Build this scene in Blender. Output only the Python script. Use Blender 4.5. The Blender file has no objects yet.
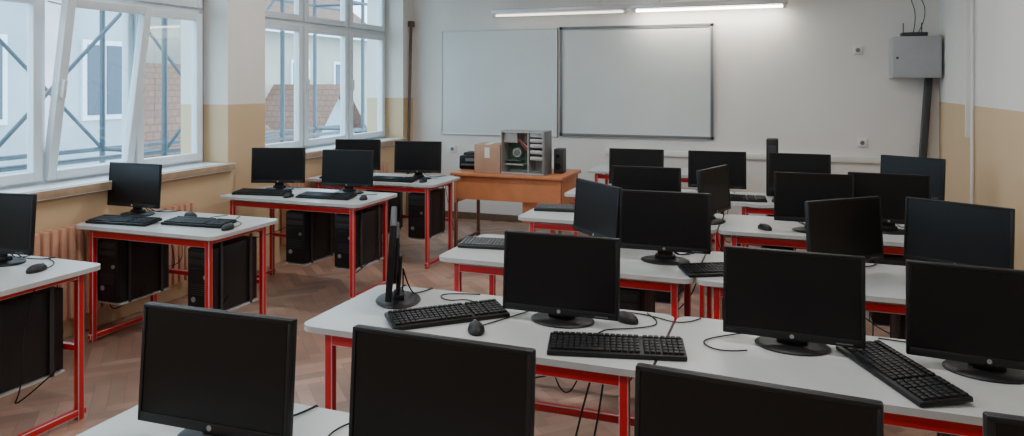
import bpy, bmesh, math, random
from mathutils import Matrix, Vector
random.seed(7)
SC=bpy.context.scene
# ---------------------------------------------------------------- materials
def mat(name,col,rough=.5,metal=0,noise=0,nscale=8,emis=None,estr=0,bump=0,bscale=60,spec=None,coat=0):
    m=bpy.data.materials.new(name); m.use_nodes=True
    nt=m.node_tree; b=nt.nodes['Principled BSDF']
    b.inputs['Base Color'].default_value=(*col,1)
    b.inputs['Roughness'].default_value=rough
    b.inputs['Metallic'].default_value=metal
    if spec is not None: b.inputs['Specular IOR Level'].default_value=spec
    if coat: b.inputs['Coat Weight'].default_value=coat
    tc=nt.nodes.new('ShaderNodeTexCoord')
    if noise:
        n=nt.nodes.new('ShaderNodeTexNoise'); n.inputs['Scale'].default_value=nscale; n.inputs['Detail'].default_value=5
        nt.links.new(tc.outputs['Object'],n.inputs['Vector'])
        r=nt.nodes.new('ShaderNodeMapRange'); r.inputs['From Min'].default_value=.3; r.inputs['From Max'].default_value=.7
        r.inputs['To Min'].default_value=1-noise; r.inputs['To Max'].default_value=1+noise
        nt.links.new(n.outputs['Fac'],r.inputs['Value'])
        mx=nt.nodes.new('ShaderNodeVectorMath'); mx.operation='SCALE'; mx.inputs[0].default_value=col
        nt.links.new(r.outputs[0],mx.inputs['Scale']); nt.links.new(mx.outputs[0],b.inputs['Base Color'])
    if bump:
        n2=nt.nodes.new('ShaderNodeTexNoise'); n2.inputs['Scale'].default_value=bscale
        nt.links.new(tc.outputs['Object'],n2.inputs['Vector'])
        bp=nt.nodes.new('ShaderNodeBump'); bp.inputs['Strength'].default_value=bump; bp.inputs['Distance'].default_value=.01
        nt.links.new(n2.outputs['Fac'],bp.inputs['Height']); nt.links.new(bp.outputs[0],b.inputs['Normal'])
    if emis:
        b.inputs['Emission Color'].default_value=(*emis,1); b.inputs['Emission Strength'].default_value=estr
    return m
def wall_mat(name,up,low,h):
    m=mat(name,up,.75); nt=m.node_tree; b=nt.nodes['Principled BSDF']
    g=nt.nodes.new('ShaderNodeNewGeometry'); s=nt.nodes.new('ShaderNodeSeparateXYZ'); nt.links.new(g.outputs['Position'],s.inputs[0])
    c=nt.nodes.new('ShaderNodeMath'); c.operation='GREATER_THAN'; c.inputs[1].default_value=h; nt.links.new(s.outputs['Z'],c.inputs[0])
    mx=nt.nodes.new('ShaderNodeMix'); mx.data_type='RGBA'
    mx.inputs[6].default_value=(*low,1); mx.inputs[7].default_value=(*up,1)
    nt.links.new(c.outputs[0],mx.inputs[0])
    n=nt.nodes.new('ShaderNodeTexNoise'); n.inputs['Scale'].default_value=1.6; n.inputs['Detail'].default_value=6
    nt.links.new(g.outputs['Position'],n.inputs['Vector'])
    r=nt.nodes.new('ShaderNodeMapRange'); r.inputs['To Min'].default_value=.93; r.inputs['To Max'].default_value=1.06
    nt.links.new(n.outputs['Fac'],r.inputs['Value'])
    v=nt.nodes.new('ShaderNodeVectorMath'); v.operation='SCALE'; nt.links.new(mx.outputs[2],v.inputs[0]); nt.links.new(r.outputs[0],v.inputs['Scale'])
    nt.links.new(v.outputs[0],b.inputs['Base Color'])
    return m
TAN=(.63,.46,.28); WHITE=(.76,.74,.71)
M_WALL=wall_mat('paint_two_tone',WHITE,TAN,1.46)
M_WALLW=wall_mat('paint_white',(.74,.72,.69),(.70,.69,.67),.2)
M_CEIL=mat('ceiling_paint',(.82,.81,.79),.8,noise=.03,nscale=2)
M_UPVC=mat('white_upvc',(.72,.80,.86),.35,noise=.02)
M_SILL=mat('sill_wood',(.42,.29,.19),.5,noise=.15,nscale=12)
M_TOP=mat('tabletop_laminate',(.50,.52,.52),.3,noise=.04,nscale=6)
M_RED=mat('red_steel',(.58,.010,.018),.35,noise=.05)
M_BLK=mat('black_plastic',(.008,.008,.009),.45,spec=.3)
M_SCR=mat('screen_matte_black',(.004,.004,.005),.35,noise=.1,spec=.28)
M_KEY=mat('key_black',(.014,.014,.016),.5,spec=.35)
M_GREYK=mat('grey_plastic',(.13,.14,.15),.5)
M_FACEP=mat('tower_face_grey',(.025,.026,.03),.45,spec=.3)
M_LOGO=mat('logo_silver',(.35,.35,.36),.3,metal=.6)
M_CASE=mat('tower_black',(.010,.010,.012),.45,noise=.1,spec=.35)
M_STEEL=mat('steel',(.42,.41,.40),.4,metal=.3)
M_ORANGE=mat('orange_wood',(.52,.19,.08),.4,noise=.12,nscale=7)
M_CARD=mat('cardboard',(.42,.26,.18),.8,noise=.08)
M_PCB=mat('pcb_green',(.06,.12,.08),.5,noise=.3,nscale=60)
M_BOARDW=mat('board_surface',(.60,.63,.62),.3,noise=.03,nscale=2)
M_BOARDW2=mat('whiteboard_enamel',(.64,.68,.68),.25,noise=.03,nscale=2)
M_FRAMEG=mat('board_frame_grey',(.14,.15,.16),.4,metal=.2)
M_ALU=mat('aluminium',(.6,.6,.62),.35,metal=.4)
M_RAD=mat('radiator_enamel',(.55,.30,.20),.45,noise=.1)
M_SUB=mat('floor_joint',(.22,.15,.12),.8)
M_CAB=mat('cabinet_grey',(.38,.39,.40),.5,noise=.04)
M_DARK=mat('dark_grey_metal',(.03,.032,.036),.5)
M_POLE=mat('dark_wood',(.13,.09,.06),.6,noise=.2)
M_TUBE=mat('lit_tube',(1,1,1),.4,emis=(1,.93,.80),estr=16)
M_TUBE2=mat('dim_tube',(1,1,1),.4,emis=(1,.93,.80),estr=2.5)
M_FACADE=mat('house_facade',(.38,.42,.46),.9,noise=.14,nscale=.8)
M_FACADE2=mat('house_facade_ochre',(.42,.38,.32),.9,noise=.12,nscale=.8)
M_HWIN=mat('house_window_dark',(.06,.08,.11),.2)
M_SCAF=mat('scaffold_tube',(.07,.09,.11),.5,metal=.2)
M_GRD=mat('outside_ground',(.2,.22,.17),.9,noise=.3,nscale=1)
M_WHT=mat('white_plastic',(.72,.72,.70),.45,noise=.02)
# roof tiles
M_ROOF=mat('roof_tile',(.25,.12,.08),.9); nt=M_ROOF.node_tree
tc=nt.nodes.new('ShaderNodeTexCoord'); br=nt.nodes.new('ShaderNodeTexBrick'); br.inputs['Scale'].default_value=1.0
br.inputs['Color1'].default_value=(.25,.12,.08,1); br.inputs['Color2'].default_value=(.20,.10,.07,1); br.inputs['Mortar'].default_value=(.13,.07,.05,1)
br.inputs['Brick Width'].default_value=.22; br.inputs['Row Height'].default_value=.16; br.inputs['Mortar Size'].default_value=.015
mp=nt.nodes.new('ShaderNodeCombineXYZ'); sp_=nt.nodes.new('ShaderNodeSeparateXYZ'); ad=nt.nodes.new('ShaderNodeMath'); ad.operation='ADD'
nt.links.new(tc.outputs['Object'],sp_.inputs[0]); nt.links.new(sp_.outputs[0],ad.inputs[0]); nt.links.new(sp_.outputs[1],ad.inputs[1])
nt.links.new(ad.outputs[0],mp.inputs[0]); nt.links.new(sp_.outputs[2],mp.inputs[1]); nt.links.new(mp.outputs[0],br.inputs['Vector'])
nt.links.new(br.outputs[0],nt.nodes['Principled BSDF'].inputs['Base Color'])
# glass
M_GLASS=bpy.data.materials.new('window_glass'); M_GLASS.use_nodes=True
nt=M_GLASS.node_tree; nt.nodes.clear()
o=nt.nodes.new('ShaderNodeOutputMaterial'); mx=nt.nodes.new('ShaderNodeMixShader'); tr=nt.nodes.new('ShaderNodeBsdfTransparent'); gl=nt.nodes.new('ShaderNodeBsdfGlossy')
tr.inputs[0].default_value=(.82,.93,.97,1); gl.inputs['Roughness'].default_value=.02; mx.inputs[0].default_value=.06
nt.links.new(tr.outputs[0],mx.inputs[1]); nt.links.new(gl.outputs[0],mx.inputs[2]); nt.links.new(mx.outputs[0],o.inputs[0])
# floor mat
M_FLOOR=bpy.data.materials.new('worn_parquet'); M_FLOOR.use_nodes=True
nt=M_FLOOR.node_tree; b=nt.nodes['Principled BSDF']; b.inputs['Roughness'].default_value=.34
at=nt.nodes.new('ShaderNodeVertexColor'); at.layer_name='Col'
g=nt.nodes.new('ShaderNodeNewGeometry'); n=nt.nodes.new('ShaderNodeTexNoise'); n.inputs['Scale'].default_value=2.6; n.inputs['Detail'].default_value=10
nt.links.new(g.outputs['Position'],n.inputs['Vector'])
r=nt.nodes.new('ShaderNodeMapRange'); r.inputs['From Min'].default_value=.3; r.inputs['From Max'].default_value=.7; r.inputs['To Min'].default_value=.76; r.inputs['To Max'].default_value=1.2
nt.links.new(n.outputs['Fac'],r.inputs['Value'])
v=nt.nodes.new('ShaderNodeVectorMath'); v.operation='SCALE'; nt.links.new(at.outputs[0],v.inputs[0]); nt.links.new(r.outputs[0],v.inputs['Scale']); nt.links.new(v.outputs[0],b.inputs['Base Color'])

# ---------------------------------------------------------------- mesh builder
class MB:
    def __init__(s): s.bm=bmesh.new(); s.mats=[]
    def mi(s,m):
        if m not in s.mats: s.mats.append(m)
        return s.mats.index(m)
    def _fin(s,verts,m,bev=0,seg=2):
        fs=set(); es=set()
        for v in verts:
            fs.update(v.link_faces); es.update(v.link_edges)
        i=s.mi(m)
        for f in fs: f.material_index=i
        if bev: bmesh.ops.bevel(s.bm,geom=list(es),offset=bev,segments=seg,affect='EDGES',profile=.5)
    def box(s,c,d,m,bev=0,rot=None,seg=2):
        M=Matrix.Translation(c)@(rot.to_4x4() if rot else Matrix())@Matrix.Diagonal((*d,1))
        r=bmesh.ops.create_cube(s.bm,size=1,matrix=M); s._fin(r['verts'],m,bev,seg)
    def b2(s,x0,x1,y0,y1,z0,z1,m,bev=0):
        s.box(((x0+x1)/2,(y0+y1)/2,(z0+z1)/2),(abs(x1-x0),abs(y1-y0),abs(z1-z0)),m,bev)
    def cyl(s,p0,p1,r,m,seg=14,r2=None,bev=0):
        p0=Vector(p0);p1=Vector(p1);d=p1-p0
        M=Matrix.Translation((p0+p1)/2)@d.to_track_quat('Z','Y').to_matrix().to_4x4()
        q=bmesh.ops.create_cone(s.bm,cap_ends=True,segments=seg,radius1=r,radius2=r if r2 is None else r2,depth=d.length,matrix=M); s._fin(q['verts'],m,bev)
    def ell(s,c,d,m,rot=None,u=20,v=12):
        M=Matrix.Translation(c)@(rot.to_4x4() if rot else Matrix())@Matrix.Diagonal((*d,1))
        q=bmesh.ops.create_uvsphere(s.bm,u_segments=u,v_segments=v,radius=1,matrix=M); s._fin(q['verts'],m)
        return q['verts']
    def prism(s,pts,z0,z1,m):
        lo=[s.bm.verts.new((x,y,z0)) for x,y in pts]; hi=[s.bm.verts.new((x,y,z1)) for x,y in pts]
        i=s.mi(m); n=len(pts)
        fs=[s.bm.faces.new(list(reversed(lo))),s.bm.faces.new(hi)]
        for k in range(n): fs.append(s.bm.faces.new((lo[k],lo[(k+1)%n],hi[(k+1)%n],hi[k])))
        for f in fs: f.material_index=i
    def poly(s,pts,m):
        f=s.bm.faces.new([s.bm.verts.new(p) for p in pts]); f.material_index=s.mi(m)
    def mesh(s,name):
        me=bpy.data.meshes.new(name+'_mesh'); s.bm.to_mesh(me); s.bm.free()
        for m in s.mats: me.materials.append(m)
        for p in me.polygons: p.use_smooth=True
        me.set_sharp_from_angle(angle=math.radians(35))
        return me
def put(name,me,loc=(0,0,0),rz=0):
    ob=bpy.data.objects.new(name,me); SC.collection.objects.link(ob); ob.location=loc; ob.rotation_euler=(0,0,math.radians(rz)); return ob
def R(ax,deg): return Matrix.Rotation(math.radians(deg),3,ax)

# ---------------------------------------------------------------- room shell
D=8.2; XL=-4.35; XW=-4.64; XO=-4.85; XR=1.40; YB=-2.2; ZC=3.15; SH=.95; LT=2.95
fl=MB()
fl.b2(XO,XR+.2,YB-.2,D+.2,-.15,-.003,M_SUB)
me=fl.mesh('floor')
bm=bmesh.new(); bm.from_mesh(me); cl=bm.loops.layers.color.new('Col')
me.materials.append(M_FLOOR)
W=.075;L=.375; ca=math.cos(math.radians(45))
def plank(x0,y0,x1,y1):
    cx=(x0+x1)/2;cy=(y0+y1)/2
    X=ca*(cx-cy);Y=ca*(cx+cy)
    if not(XO+.3<X<XR+.05 and YB-.05<Y<D+.05): return
    g=.0008
    vs=[bm.verts.new((ca*(a-b_),ca*(a+b_),0)) for a,b_ in((x0+g,y0+g),(x1-g,y0+g),(x1-g,y1-g),(x0+g,y1-g))]
    f=bm.faces.new(vs); f.material_index=1
    k=random.uniform(.88,1.10); t=random.uniform(-.015,.015)
    for l in f.loops: l[cl]=(.63*k+t,.505*k,.44*k,1)
for i in range(-180,260):
    for j in range(-40,40):
        ox=i*W+j*L; oy=i*W-j*L
        plank(ox,oy,ox+L,oy+W); plank(ox-W,oy,ox,oy+L)
bm.to_mesh(me); bm.free()
put('floor',me)
w=MB(); w.b2(XO,XR+.2,YB-.2,D+.2,ZC,ZC+.15,M_CEIL); put('ceiling',w.mesh('ceiling'))
w=MB(); w.b2(XO,XR+.2,D,D+.2,0,ZC,M_WALLW); put('wall_back',w.mesh('wall_back'))
w=MB(); w.b2(XR,XR+.2,YB,D,0,ZC,M_WALL); put('wall_right',w.mesh('wall_right'))
w=MB(); w.b2(XO,XR+.2,YB-.2,YB,0,ZC,M_WALL); put('wall_front',w.mesh('wall_front'))
WINS=[(2.07,4.95,[2.79,3.5,4.22]),(5.42,7.95,[6.29,7.12]),(-1.2,1.6,[-.5,.2,.9])]
w=MB()
w.b2(XO,XL,YB,D,0,SH,M_WALL); w.b2(XO,XL,YB,D,LT,ZC,M_WALL)
for a,b_ in((YB,-1.2),(1.6,2.07),(4.95,5.42),(7.95,D)): w.b2(XO,XL,a,b_,SH,LT,M_WALL)
put('wall_left',w.mesh('wall_left'))
w=MB(); w.b2(XR-.015,XR-.001,YB,D-.001,0,.08,M_POLE); put('baseboard_right',w.mesh('bbr'))
w=MB(); w.b2(XL+.001,XR-.02,D-.015,D-.001,0,.08,M_POLE); put('baseboard_back',w.mesh('bbb'))
# windows
def window(idx,y0,y1,mul):
    w=MB(); TZ=2.24; f=.06
    xs0,xs1=XW-.035,XW+.035
    w.b2(xs0,xs1,y0,y1,SH,SH+f,M_UPVC,.006); w.b2(xs0,xs1,y0,y1,LT-f,LT,M_UPVC,.006); w.b2(xs0,xs1,y0,y1,TZ-.035,TZ+.035,M_UPVC,.006)
    ys=[y0+f/2]+mul+[y1-f/2]
    for y in ys: w.b2(xs0+.002,xs1-.002,y-f/2,y+f/2,SH,LT,M_UPVC,.006)
    for k in range(len(ys)-1):
        a=ys[k]+f/2; b_=ys[k+1]-f/2
        for lo,hi,tilt in((SH+f,TZ-.035,(idx==1 and k==2)),(TZ+.035,LT-f,False)):
            rot=R('Y',9) if tilt else None
            piv=Vector((XW+.04,0,lo))
            def bb(x0,x1,ya,yb,za,zb,m,bev=.004):
                c=Vector(((x0+x1)/2,(ya+yb)/2,(za+zb)/2))
                if rot: c=piv+rot@(c-piv)
                w.box(c,(x1-x0,yb-ya,zb-za),m,bev,rot)
            X0,X1=XW+.01,XW+.07
            s=.05
            bb(X0,X1,a-.012,a+s,lo-.012,hi+.012,M_UPVC); bb(X0,X1,b_-s,b_+.012,lo-.012,hi+.012,M_UPVC)
            bb(X0,X1,a+s,b_-s,lo-.012,lo+s,M_UPVC); bb(X0,X1,a+s,b_-s,hi-s,hi+.012,M_UPVC)
            bb(XW+.03,XW+.036,a+s,b_-s,lo+s,hi-s,M_GLASS,0)
            if hi<2.5: bb(X1,X1+.03,a+.005,a+.03,(lo+hi)/2-.05,(lo+hi)/2+.07,M_WHT,.003)
            if tilt:
                top=piv+rot@Vector((.02,0,hi-lo-.05))
                w.cyl((XW+.03,b_-.02,hi-.02),(top.x,b_-.05,top.z),.006,M_ALU,8)
                w.cyl((XW+.03,a+.02,hi-.02),(top.x,a+.05,top.z),.006,M_ALU,8)
    put('window_%d'%idx,w.mesh('window'))
    s=MB(); s.b2(XW+.04,XL-.002,y0+.001,y1-.001,SH+.001,SH+.025,M_UPVC,.003); s.b2(XL+.001,XL+.05,y0-.04,y1+.04 if y1<7.9 else y1,SH-.035,SH+.025,M_SILL,.005)
    put('trim_%d'%idx,s.mesh('sill'))
for i,(a,b_,m) in enumerate(WINS): window(i+1,a,b_,m)
# radiators
def radiator(y0,y1):
    w=MB(); n=int((y1-y0)/.06)
    for k in range(n):
        y=y0+.03+k*.06
        w.box((XL+.075,y,.44),(.10,.042,.58),M_RAD,.012)
    w.cyl((XL+.075,y0,.20),(XL+.075,y1,.20),.02,M_RAD); w.cyl((XL+.075,y0,.68),(XL+.075,y1,.68),.02,M_RAD)
    w.cyl((XL+.075,y1,.2),(XL+.075,y1+.1,.2),.012,M_RAD); w.cyl((XL+.075,y1+.1,0.001),(XL+.075,y1+.1,.22),.012,M_RAD)
    for y in (y0+.1,y1-.1): w.b2(XL+.002,XL+.05,y-.01,y+.01,.5,.53,M_RAD)
    put('radiator',w.mesh('radiator'))
radiator(2.5,4.5); radiator(5.6,7.4); radiator(-.6,1.2)

# ---------------------------------------------------------------- desks
def rrect(L,Dp,r,n=5):
    p=[]
    for cx,cy,a in((L/2-r,-Dp/2+r,-90),(L/2-r,Dp/2-r,0),(-L/2+r,Dp/2-r,90),(-L/2+r,-Dp/2+r,180)):
        for k in range(n+1):
            t=math.radians(a+90*k/n); p.append((cx+r*math.cos(t),cy+r*math.sin(t)))
    return p
def desk(x0,x1,y0,y1,holders=()):
    L=x1-x0;Dp=y1-y0; w=MB()
    w.prism(rrect(L,Dp,.05),.728,.75,M_TOP)
    lx=L/2-.09; ly=Dp/2-.07; t=.032
    for sx in(-1,1):
        for sy in(-1,1): w.box((sx*lx,sy*ly,.357),(t,t,.712),M_RED,.003)
        w.box((sx*lx,0,.04),(t-.002,2*ly+.06,t),M_RED,.003)
        w.box((sx*lx,0,.705),(t-.002,2*ly,t),M_RED,.003)
    for sy in(-1,1): w.box((0,sy*ly,.69),(2*lx,t-.004,t+.01),M_RED,.003)
    w.box((0,ly,.35),(2*lx,t-.006,t),M_RED,.003)
    for h in holders:
        w.box((h,0,.245),(.20,.40,.010),M_ALU,.002)
        for s in(-1,1):
            for yy in(-.13,.13): w.box((h+s*.098,yy,.485),(.004,.022,.485),M_DARK)
    ob=put('computer_desk',w.mesh('computer_desk'),((x0+x1)/2,(y0+y1)/2,0))
    for h in holders: put('computer_tower',TOWER,((x0+x1)/2+h,(y0+y1)/2-.0,.252))
    return ob
# tower
w=MB()
w.box((0,.0,.20),(.175,.40,.395),M_CASE,.006)
w.box((0,-.206,.20),(.17,.014,.39),M_BLK,.006)
for z in(.36,.315): w.box((0,-.214,z),(.15,.006,.036),M_FACEP,.002)
w.box((0,-.214,.27),(.11,.005,.018),M_BLK,.002)
w.cyl((.05,-.212,.23),(.05,-.219,.23),.012,M_LOGO); w.cyl((-.04,-.212,.09),(-.04,-.216,.09),.016,M_LOGO)
for k in range(6): w.box((0.0,-.214,.05+.012*k+.07),(.12,.004,.004),M_FACEP)
TOWER=w.mesh('computer_tower')
# monitor: faces -Y
def mk_monitor(tilt=6,dz=0):
    w=MB(); rt=R('X',-tilt); c=Vector((0,-.01,.2035+dz))
    def pb(off,d,m,bev=0): w.box(c+rt@Vector(off),d,m,bev,rt)
    pb((0,0,0),(.445,.022,.293),M_BLK,.005)
    pb((0,-.0112,.008),(.415,.002,.256),M_SCR)
    for sx in(-1,1): pb((sx*.2165,-.012,.0),(.010,.005,.288),M_BLK,.0015)
    pb((0,-.012,.141),(.44,.005,.009),M_BLK,.0015); pb((0,-.012,-.133),(.44,.005,.024),M_BLK,.0015)
    pb((0,.016,.0),(.34,.016,.18),M_BLK,.006); pb((0,.024,-.01),(.2,.010,.12),M_BLK,.004)
    p0=c+rt@Vector((0,-.0145,-.133)); p1=c+rt@Vector((0,-.016,-.133)); w.cyl(p0,p1,.007,M_LOGO,12)
    pb((.16,-.0148,-.137),(.05,.001,.003),M_GREYK)
    w.box((0,.018,.10),(.075,.018,.18),M_BLK,.006,R('X',-4))
    w.box((0,.018,.02),(.10,.045,.03),M_BLK,.008)
    vs=w.ell((0,.015,.004),(.122,.092,.014),M_BLK,u=28)
    w.cyl((0,.015,0),(0,.015,.004),.088,M_BLK,24)
    for v in vs:
        if v.co.z<0: v.co.z=0
    return w.mesh('computer_monitor')
MON=mk_monitor(4); MONL=mk_monitor(4,-.024)
# keyboard
def mk_kb(mk,mb):
    w=MB(); rt=R('X',4)
    w.box((0,0,.0135),(.45,.155,.016),mb,.004,rt)
    for y in(-.055,-.033,-.011,.011,.032,.060):
        ri0=(y==-.055)
        for k in range(15):
            if ri0 and 4<=k<=8:
                if k==6: w.box(Vector((-.215+.0195*6.5,y,.025+y*.07)),(.095,.017,.007),mk,.0015,rt)
                continue
            w.box(Vector((-.205+.0195*k,y,.025+y*.07)),(.0165,.017,.007),mk,.0015,rt)
        for k in range(3): w.box(Vector((.098+.0185*k,y,.025+y*.07)),(.0155,.017,.007),mk,.0015,rt)
        for k in range(4): w.box(Vector((.157+.0175*k,y,.025+y*.07)),(.015,.017,.007),mk,.0015,rt)
    return w.mesh('computer_keyboard')
KB=mk_kb(M_KEY,M_BLK); KBG=mk_kb(M_GREYK,M_KEY)
w=MB(); vs=w.ell((0,0,.008),(.031,.056,.027),M_KEY,u=20,v=12)
for v in vs:
    if v.co.z<0: v.co.z=0
    if v.co.y>0: v.co.x*=.92
w.cyl((0,.028,.024),(0,.04,.026),.006,M_GREYK); MOUSE=w.mesh('computer_mouse')

TZ=.7505
LEFT=[(-4.2,-3.14,2.10,2.72,[.30]),(-4.2,-3.10,3.40,4.02,[-.37,.36]),(-4.2,-2.92,4.66,5.28,[.02,.46]),(-4.2,-2.88,5.80,6.42,[0.0,.45])]
for d in LEFT: desk(*d)
ROWS=[(1.12,1.72),(2.28,2.88),(3.42,4.04),(4.62,5.22),(5.72,6.32)]
for i,(a,b_) in enumerate(ROWS):
    desk(-1.68,-.395,a,b_,[] if i==1 else [.3])
    desk(-.385,.90,a,b_,[-.42,.3] if i==1 else [-.3,.3])
MONS=[(-1.32,1.47,2),(-.72,1.49,-1),(-.06,1.47,-4),(.54,1.47,0),
 (-.785,2.65,0),(.02,2.66,-2),(.58,2.63,-5),(-1.50,2.67,-61),
 (-.565,3.72,2),(.25,3.78,42),(.73,3.84,-30),(-.95,3.92,-45),
 (-.846,4.78,2),(-.44,4.88,72),(.155,4.78,0),(.575,4.92,-4),
 (-1.15,6.05,3),(-.512,6.07,3),(.097,6.08,0),(.87,6.1,-30),
 (-3.64,2.54,8),(-4.11,3.80,0),(-3.97,5.12,20),(-3.31,5.14,6),(-3.85,6.15,14),(-3.2,6.14,12)]
for k,(x,y,r) in enumerate(MONS): put('computer_monitor',MONL if k<7 else MON,(x,y,TZ),r)
KBS=[(-1.20,2.54,42,0),(-.53,2.43,13,0),(.32,2.52,-65,0),(-.25,3.62,28,0),(-1.45,3.75,8,1),(-1.43,4.98,8,1),(-.36,5.87,6,0),
 (-3.95,3.56,6,0),(-3.46,3.68,4,0),(-3.93,4.86,8,0),(-3.34,4.88,4,0),(-3.35,5.93,3,0),(-3.85,5.92,3,0)]
for x,y,r,k in KBS: put('computer_keyboard',KBG if k else KB,(x,y,TZ),r)
for x,y,r in[(-1.04,2.44,30),(-.56,2.74,60),(.47,2.77,-20),(-1.02,1.25,0),(-3.32,2.5,10),(-3.18,3.62,10),(-3.70,3.86,80),(-3.63,4.8,0),(-3.02,4.9,20),(-3.05,5.95,0),(.40,4.70,30),(-.12,4.75,40),(-.07,5.88,0),(0.03,3.70,70)]:
    put('computer_mouse',MOUSE,(x,y,TZ),r)
# cables
def cable(name,pts,r=.003,m=M_BLK):
    cu=bpy.data.curves.new(name,'CURVE'); cu.dimensions='3D'; cu.bevel_depth=r; cu.bevel_resolution=2; cu.materials.append(m)
    sp=cu.splines.new('NURBS'); sp.points.add(len(pts)-1); sp.order_u=3; sp.use_endpoint_u=True
    for p,q in zip(sp.points,pts): p.co=(*q,1)
    ob=bpy.data.objects.new(name,cu); SC.collection.objects.link(ob)
for k,(x,y,r) in enumerate(MONS):
    rr=math.radians(r)
    a=Vector((x,y,0))+Vector((-math.sin(rr),math.cos(rr),0))*.035
    yb=[b_ for a_,b_ in ROWS if a_<y<b_] if x>-2 else [d[3] for d in LEFT if d[2]<y<d[3]]
    yb=(yb or [y+.3])[0]
    for q in range(2):
        sx=random.uniform(-.15,.15)
        pts=[(a.x,a.y,TZ+.13),(a.x+sx*.3,a.y+.03,TZ+.02),(x+sx,(y+yb)/2+.03,TZ+.004),(x+sx*1.3,yb-.02,TZ+.004),(x+sx*1.3,yb+.012,TZ+.004),(x+sx*1.2,yb+.02,TZ-.15),(x+sx+random.uniform(-.2,.2),yb+.01,random.uniform(.2,.45)),(x+random.uniform(-.3,.3),yb-.12,random.uniform(.25,.6))]
        cable('monitor_cable',pts)
for p in [[(-1.1,2.68),(-1.2,2.8),(-1.3,2.72),(-1.38,2.83),(-1.2,2.86)],[(-1.04,2.5),(-.98,2.62),(-.93,2.73),(-.9,2.85)],[(-.58,2.78),(-.66,2.83),(-.5,2.84),(-.35,2.75),(-.3,2.86)],
          [(-.62,2.5),(-.64,2.6),(-.5,2.66),(-.42,2.75),(-.5,2.85)],
          [(-.13,2.75),(-.22,2.68),(-.28,2.6),(-.2,2.52),(-.12,2.57)],[(.2,2.74),(.13,2.80),(.05,2.82),(.15,2.86)],[(.47,2.83),(.38,2.84),(.3,2.85)],
          [(-3.18,3.68),(-3.2,3.8),(-3.35,3.85),(-3.4,3.98)],[(-3.32,2.55),(-3.35,2.65),(-3.5,2.69)],[(-1.02,1.3),(-1.02,1.5),(-1.1,1.6),(-1.05,1.69)],
          [(-3.5,3.78),(-3.6,3.9),(-3.5,3.98)],[(-3.4,4.97),(-3.2,5.0),(-3.05,5.15)]]:
    cable('desk_cable',[(x,y,TZ+.004) for x,y in p],.0025)
for x,yb in((-.6,2.33),(-.5,2.35),(-.45,2.36),(-.56,2.3),(-3.3,3.5),(-3.95,3.5),(-3.2,2.3),(-3.0,4.75),(-1.0,3.5),(-.75,3.5),(.2,3.5)):
    cable('hanging_cable',[(x,yb+.1,.70),(x+random.uniform(-.05,.05),yb+.06,.55),(x+random.uniform(-.12,.12),yb,.3),(x+random.uniform(-.1,.1),yb+.05,.15),(x+.12,yb+.12,.35)],.0035)

# ---------------------------------------------------------------- teacher desk
def tdesk(x0,x1,y0,y1):
    w=MB(); h=.76
    w.b2(x0,x1,y0,y1,h-.03,h,M_ORANGE,.004)
    w.b2(x0+.03,x1-.03,y0+.04,y0+.06,h-.26,h-.03,M_ORANGE)
    for x in(x0+.04,x1-.04):
        w.b2(x-.012,x+.012,y0+.03,y1-.03,h-.3,h-.03,M_ORANGE)
        for y in(y0+.05,y1-.06): w.box((x,y,h/2-.02),(.03,.03,h-.04),M_POLE,.003)
        w.box((x,(y0+y1)/2,.06),(.025,y1-y0-.1,.025),M_POLE)
    w.b2(x1-.42,x1-.05,y0+.07,y1-.04,.3,h-.03,M_ORANGE,.003)
    put('teacher_desk',w.mesh('teacher_desk'))
tdesk(-3.1,-1.95,6.62,7.3); desk(-1.9,-.62,7.3,7.9)
H=.761
w=MB(); x0,x1,y0,y1,z1=-.225,.225,-.1,.1,.42; t=.005
w.b2(x0,x1,y1-t,y1,0,z1,M_STEEL); w.b2(x0,x1,y0,y1,0,t,M_STEEL); w.b2(x0,x1,y0,y1,z1-t,z1,M_STEEL); w.b2(x0,x0+t,y0,y1,0,z1,M_STEEL); w.b2(x1-.02,x1,y0,y1,0,z1,M_GREYK,.004)
w.b2(-.215,.04,.07,.08,.03,.29,M_PCB); w.b2(-.215,-.07,-.06,.09,.3,.41,M_STEEL,.004)
w.cyl((-.1,.07,.2),(-.1,.0,.2),.045,M_STEEL,20); w.cyl((-.1,-.001,.2),(-.1,-.01,.2),.03,M_GREYK)
w.b2(-.21,-.02,-.03,.07,.08,.095,M_STEEL); w.b2(-.21,-.05,-.03,.07,.12,.13,M_PCB)
for z in(.36,.31,.26,.2,.14): w.b2(.07,.2,-.08,.08,z,z+.035,M_STEEL,.002)
w.b2(.05,.06,-.09,.09,.02,.4,M_STEEL)
for k in range(4): w.b2(-.01+.012*k,-.004+.012*k,.03,.07,.12,.26,M_DARK)
for k,m in enumerate((M_RED,M_BLK,M_CARD,M_WHT,M_BLK)):
    w.cyl((-.06,-.05+.01*k,.33),(.03,-.06+.02*k,.24),.004,m,6); w.cyl((.03,-.06+.02*k,.24),(.06,-.03,.15+.03*k),.004,m,6)
w.b2(x0,x1,y0,y0+.003,0,.02,M_STEEL); w.b2(x0,x1,y0,y0+.003,z1-.02,z1,M_STEEL)
put('open_computer_case',w.mesh('open_computer_case'),(-2.36,6.78,H),-4)
w=MB(); w.box((0,0,.12),(.09,.14,.24),M_DARK,.01); w.cyl((0,-.071,.07),(0,-.076,.07),.033,M_BLK); w.cyl((0,-.071,.17),(0,-.076,.17),.02,M_BLK)
put('desktop_speaker',w.mesh('desktop_speaker'),(-2.07,6.95,H))
w=MB(); w.box((0,0,.14),(.26,.26,.28),M_CARD,.003); w.box((0,-.131,.2),(.05,.002,.1),M_WHT); w.box((0,0,.281),(.05,.26,.002),M_WHT)
put('cardboard_box',w.mesh('cardboard_box'),(-2.74,6.80,H),6)
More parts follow.
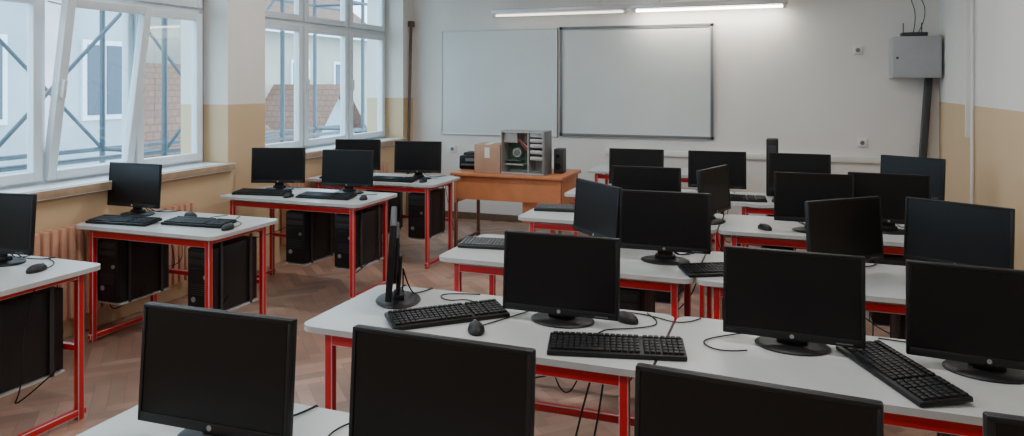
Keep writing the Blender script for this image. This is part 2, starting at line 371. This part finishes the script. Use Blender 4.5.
w=MB(); w.box((0,0,.07),(.24,.3,.14),M_BLK,.015); w.box((0,.03,.15),(.2,.2,.03),M_DARK,.008); w.box((0,-.16,.05),(.18,.05,.015),M_GREYK,.003); w.box((0,-.151,.10),(.1,.004,.03),M_GREYK)
put('desktop_printer',w.mesh('desktop_printer'),(-3.02,7.05,H),5)
w=MB(); w.box((0,0,.225),(.09,.14,.45),M_BLK,.01); w.box((0,-.071,.34),(.06,.003,.12),M_DARK)
put('scanner_tower',w.mesh('scanner_tower'),(-.10,6.22,TZ))

# ---------------------------------------------------------------- back wall things
w=MB()
def board(w,x0,x1,z0,z1,surf,fm,fw,dep):
    w.b2(x0,x1,D-dep,D-.001,z0,z1,surf)
    for a in((x0,x0+fw,z0,z1),(x1-fw,x1,z0,z1),(x0,x1,z0,z0+fw),(x0,x1,z1-fw,z1)): w.b2(a[0],a[1],D-dep-.012,D-.002,a[2],a[3],fm,.004)
board(w,-2.44,-.72,1.03,2.285,M_BOARDW,M_FRAMEG,.04,.03)
put('interactive_whiteboard',w.mesh('ib'))
w=MB(); board(w,-3.95,-2.47,1.016,2.277,M_BOARDW2,M_ALU,.015,.015); put('whiteboard',w.mesh('wb'))
w=MB()
for x0,x1,tm in((-3.22,-1.62,M_TUBE2),(-1.58,.02,M_TUBE)):
    w.b2(x0,x1,D-.20,D-.12,2.445,2.50,M_ALU,.005); w.cyl((x0+.05,D-.16,2.425),(x1-.05,D-.16,2.425),.013,tm)
    for x in(x0+.03,x1-.03): w.b2(x-.02,x+.02,D-.18,D-.14,2.405,2.45,M_WHT,.003)
    for x in(x0+.3,x1-.3): w.cyl((x,D-.16,2.5),(x,D-.16,ZC),.008,M_ALU); w.b2(x-.012,x+.012,D-.16,D-.001,2.47,2.49,M_ALU)
put('fluorescent_wall_lamp',w.mesh('lamp'))
w=MB(); w.b2(.96,1.375,D-.28,D-.001,1.69,2.085,M_CAB,.006); w.b2(.975,1.36,D-.287,D-.28,1.705,2.07,M_CAB,.003); w.cyl((1.0,D-.287,1.88),(1.0,D-.295,1.88),.012,M_DARK)
put('wall_mounted_cabinet',w.mesh('cab'))
w=MB(); w.box((0,0,.02),(.22,.16,.04),M_DARK,.006)
for x in(-.08,.08): w.cyl((x,.07,.03),(x,.08,.14),.005,M_DARK)
put('network_router',w.mesh('router'),(1.16,D-.14,2.087))
cable('network_cable',[(1.16,D-.1,2.12),(1.2,D-.08,2.3),(1.13,D-.05,2.5),(1.17,D-.02,2.75),(1.15,D-.02,3.14)],.004)
cable('network_cable',[(1.2,D-.1,2.12),(1.3,D-.08,2.3),(1.2,D-.05,2.55),(1.05,D-.02,2.75),(1.1,D-.02,3.14)],.004)
w=MB(); a=Vector((1.30,D-.06,1.69));b_=Vector((1.19,D-.06,.0)); d=b_-a
w.box((a+b_)/2,(.09,.06,d.length),M_DARK,.005,d.to_track_quat('Z','Y').to_matrix()); put('cable_duct',w.mesh('duct'))
def socket(x,z):
    w=MB(); w.box((x,D-.0125,z),(.085,.022,.085),M_WHT,.004); w.cyl((x,D-.023,z),(x,D-.026,z),.022,M_GREYK); put('wall_socket',w.mesh('socket'))
socket(.68,1.97); socket(.72,1.04); socket(-3.8,.84)
w=MB(); w.b2(-1.9,.95,D-.05,D-.001,.84,.90,M_WHT,.004); put('trim_4',w.mesh('trunking'))
w=MB(); w.cyl((XR-.02,6.74,0.001),(XR-.02,6.74,ZC-.001),.012,M_WHT); w.b2(XR-.03,XR-.001,6.9,6.94,1.2,ZC-.001,M_WHT); put('conduit_pipe',w.mesh('pipe'))
w=MB(); w.cyl((XL+.04,7.98,0.0),(XL+.03,8.1,2.35),.018,M_POLE); w.b2(XL+.008,XL+.06,8.06,8.14,2.33,2.4,M_POLE,.003); put('window_pole',w.mesh('pole'))

# ---------------------------------------------------------------- unseen lit ceiling fixtures, added for ambient fill
for x in(-2.9,-.3):
    for y in(-.6,2.4,5.2):
        w=MB(); w.b2(x-.62,x+.62,y-.09,y+.09,ZC-.07,ZC-.001,M_WHT,.005)
        for s in(-.045,.045): w.cyl((x-.58,y+s,ZC-.085),(x+.58,y+s,ZC-.085),.013,M_TUBE2)
        put('added_ceiling_lamp',w.mesh('added_ceiling_lamp'))
        l=bpy.data.lights.new('ceiling_fill_light','AREA'); l.shape='RECTANGLE'; l.size=1.2; l.size_y=.15; l.energy=27; l.color=(1,.97,.93)  # added fill light, evens the room out against the windows
        lo=bpy.data.objects.new('ceiling_fill_light',l); lo.location=(x,y,ZC-.12); SC.collection.objects.link(lo)
l=bpy.data.lights.new('wall_lamp_light','AREA'); l.shape='RECTANGLE'; l.size=1.5; l.size_y=.05; l.energy=10; l.color=(1,.93,.8)
lo=bpy.data.objects.new('wall_lamp_light',l); lo.location=(-.78,D-.16,2.39); lo.rotation_euler=(math.radians(20),0,0); SC.collection.objects.link(lo)

# ---------------------------------------------------------------- outside
GZ=-5
w=MB(); w.b2(-60,-5,-30,60,GZ-.2,GZ,M_GRD); put('outside_ground',w.mesh('ground'))
def house(x0,x1,y0,y1,eave,ridge,wins,along='y',fac=None):
    fac=fac or M_FACADE
    w=MB(); w.b2(x0,x1,y0,y1,GZ,eave,fac)
    o=.4
    if along=='y':
        xm=(x0+x1)/2
        w.poly([(x1+o,y0-o,eave-.1),(x1+o,y1+o,eave-.1),(xm,y1+o,ridge),(xm,y0-o,ridge)],M_ROOF); w.poly([(x0-o,y1+o,eave-.1),(x0-o,y0-o,eave-.1),(xm,y0-o,ridge),(xm,y1+o,ridge)],M_ROOF)
        for y in(y0,y1): w.poly([(x0,y,eave),(x1,y,eave),(xm,y,ridge-.1)],fac)
        w.b2(x1+o-.02,x1+o+.1,y0-o,y1+o,eave-.2,eave-.08,M_UPVC)
    else:
        ym=(y0+y1)/2
        w.poly([(x0-o,y0-o,eave-.1),(x1+o,y0-o,eave-.1),(x1+o,ym,ridge),(x0-o,ym,ridge)],M_ROOF); w.poly([(x1+o,y1+o,eave-.1),(x0-o,y1+o,eave-.1),(x0-o,ym,ridge),(x1+o,ym,ridge)],M_ROOF)
        for x in(x0,x1): w.poly([(x,y0,eave),(x,y1,eave),(x,ym,ridge-.1)],fac)
    for y,z in wins:
        w.b2(x1,x1+.06,y-.5,y+.5,z-.8,z+.8,M_UPVC); w.b2(x1+.05,x1+.08,y-.4,y-.04,z-.7,z+.7,M_HWIN); w.b2(x1+.05,x1+.08,y+.04,y+.4,z-.7,z+.7,M_HWIN)
    put('neighbouring_house',w.mesh('house'))
house(-22,-13,6.5,12.2,4.2,8,[(8.7,1.7),(11.2,1.7),(8.7,-2),(11.2,-2)])
house(-22,-11.5,11.5,17.0,-1.2,2.2,[],'y')
house(-24,-15,18.5,25,3.4,7,[(20.4,1.6),(22.8,1.6),(20.4,-1.2),(22.8,-1.2)],'y',M_FACADE2)
house(-17,-12.8,17.2,21.0,-.9,1.6,[],'x')
house(-30,-22,28,38,3,7,[])
w=MB()
for y in(2.2,4.2,6.2,8.2,10.2):
    for x in(-6.3,-7.2): w.cyl((x,y,GZ),(x,y,5),.03,M_SCAF,8)
for z in(.9,2.9,-1.1):
    for x in(-6.3,-7.2): w.cyl((x,1.5,z),(x,11,z),.025,M_SCAF,8)
    for y in(2.2,4.2,6.2,8.2,10.2): w.cyl((-6.3,y,z),(-7.2,y,z),.025,M_SCAF,8)
for y in(2.2,4.2,6.2): w.cyl((-6.3,y,.9),(-6.3,y+2,2.9),.02,M_SCAF,8); w.cyl((-7.2,y+2,.9),(-7.2,y,2.9),.02,M_SCAF,8)
put('scaffolding',w.mesh('scaffolding'))

# ---------------------------------------------------------------- world, camera
wd=bpy.data.worlds.new('World'); SC.world=wd; wd.use_nodes=True
bg=wd.node_tree.nodes['Background']; bg.inputs[0].default_value=(.74,.87,1,1); bg.inputs[1].default_value=6.8
cam=bpy.data.cameras.new('Camera'); co=bpy.data.objects.new('Camera',cam); SC.collection.objects.link(co)
co.location=(0,0,1.64); co.rotation_euler=(math.radians(90),0,math.atan(.37)); cam.sensor_width=36; cam.lens=36*740/1024; cam.shift_y=-135/1024; cam.clip_start=.05
SC.camera=co
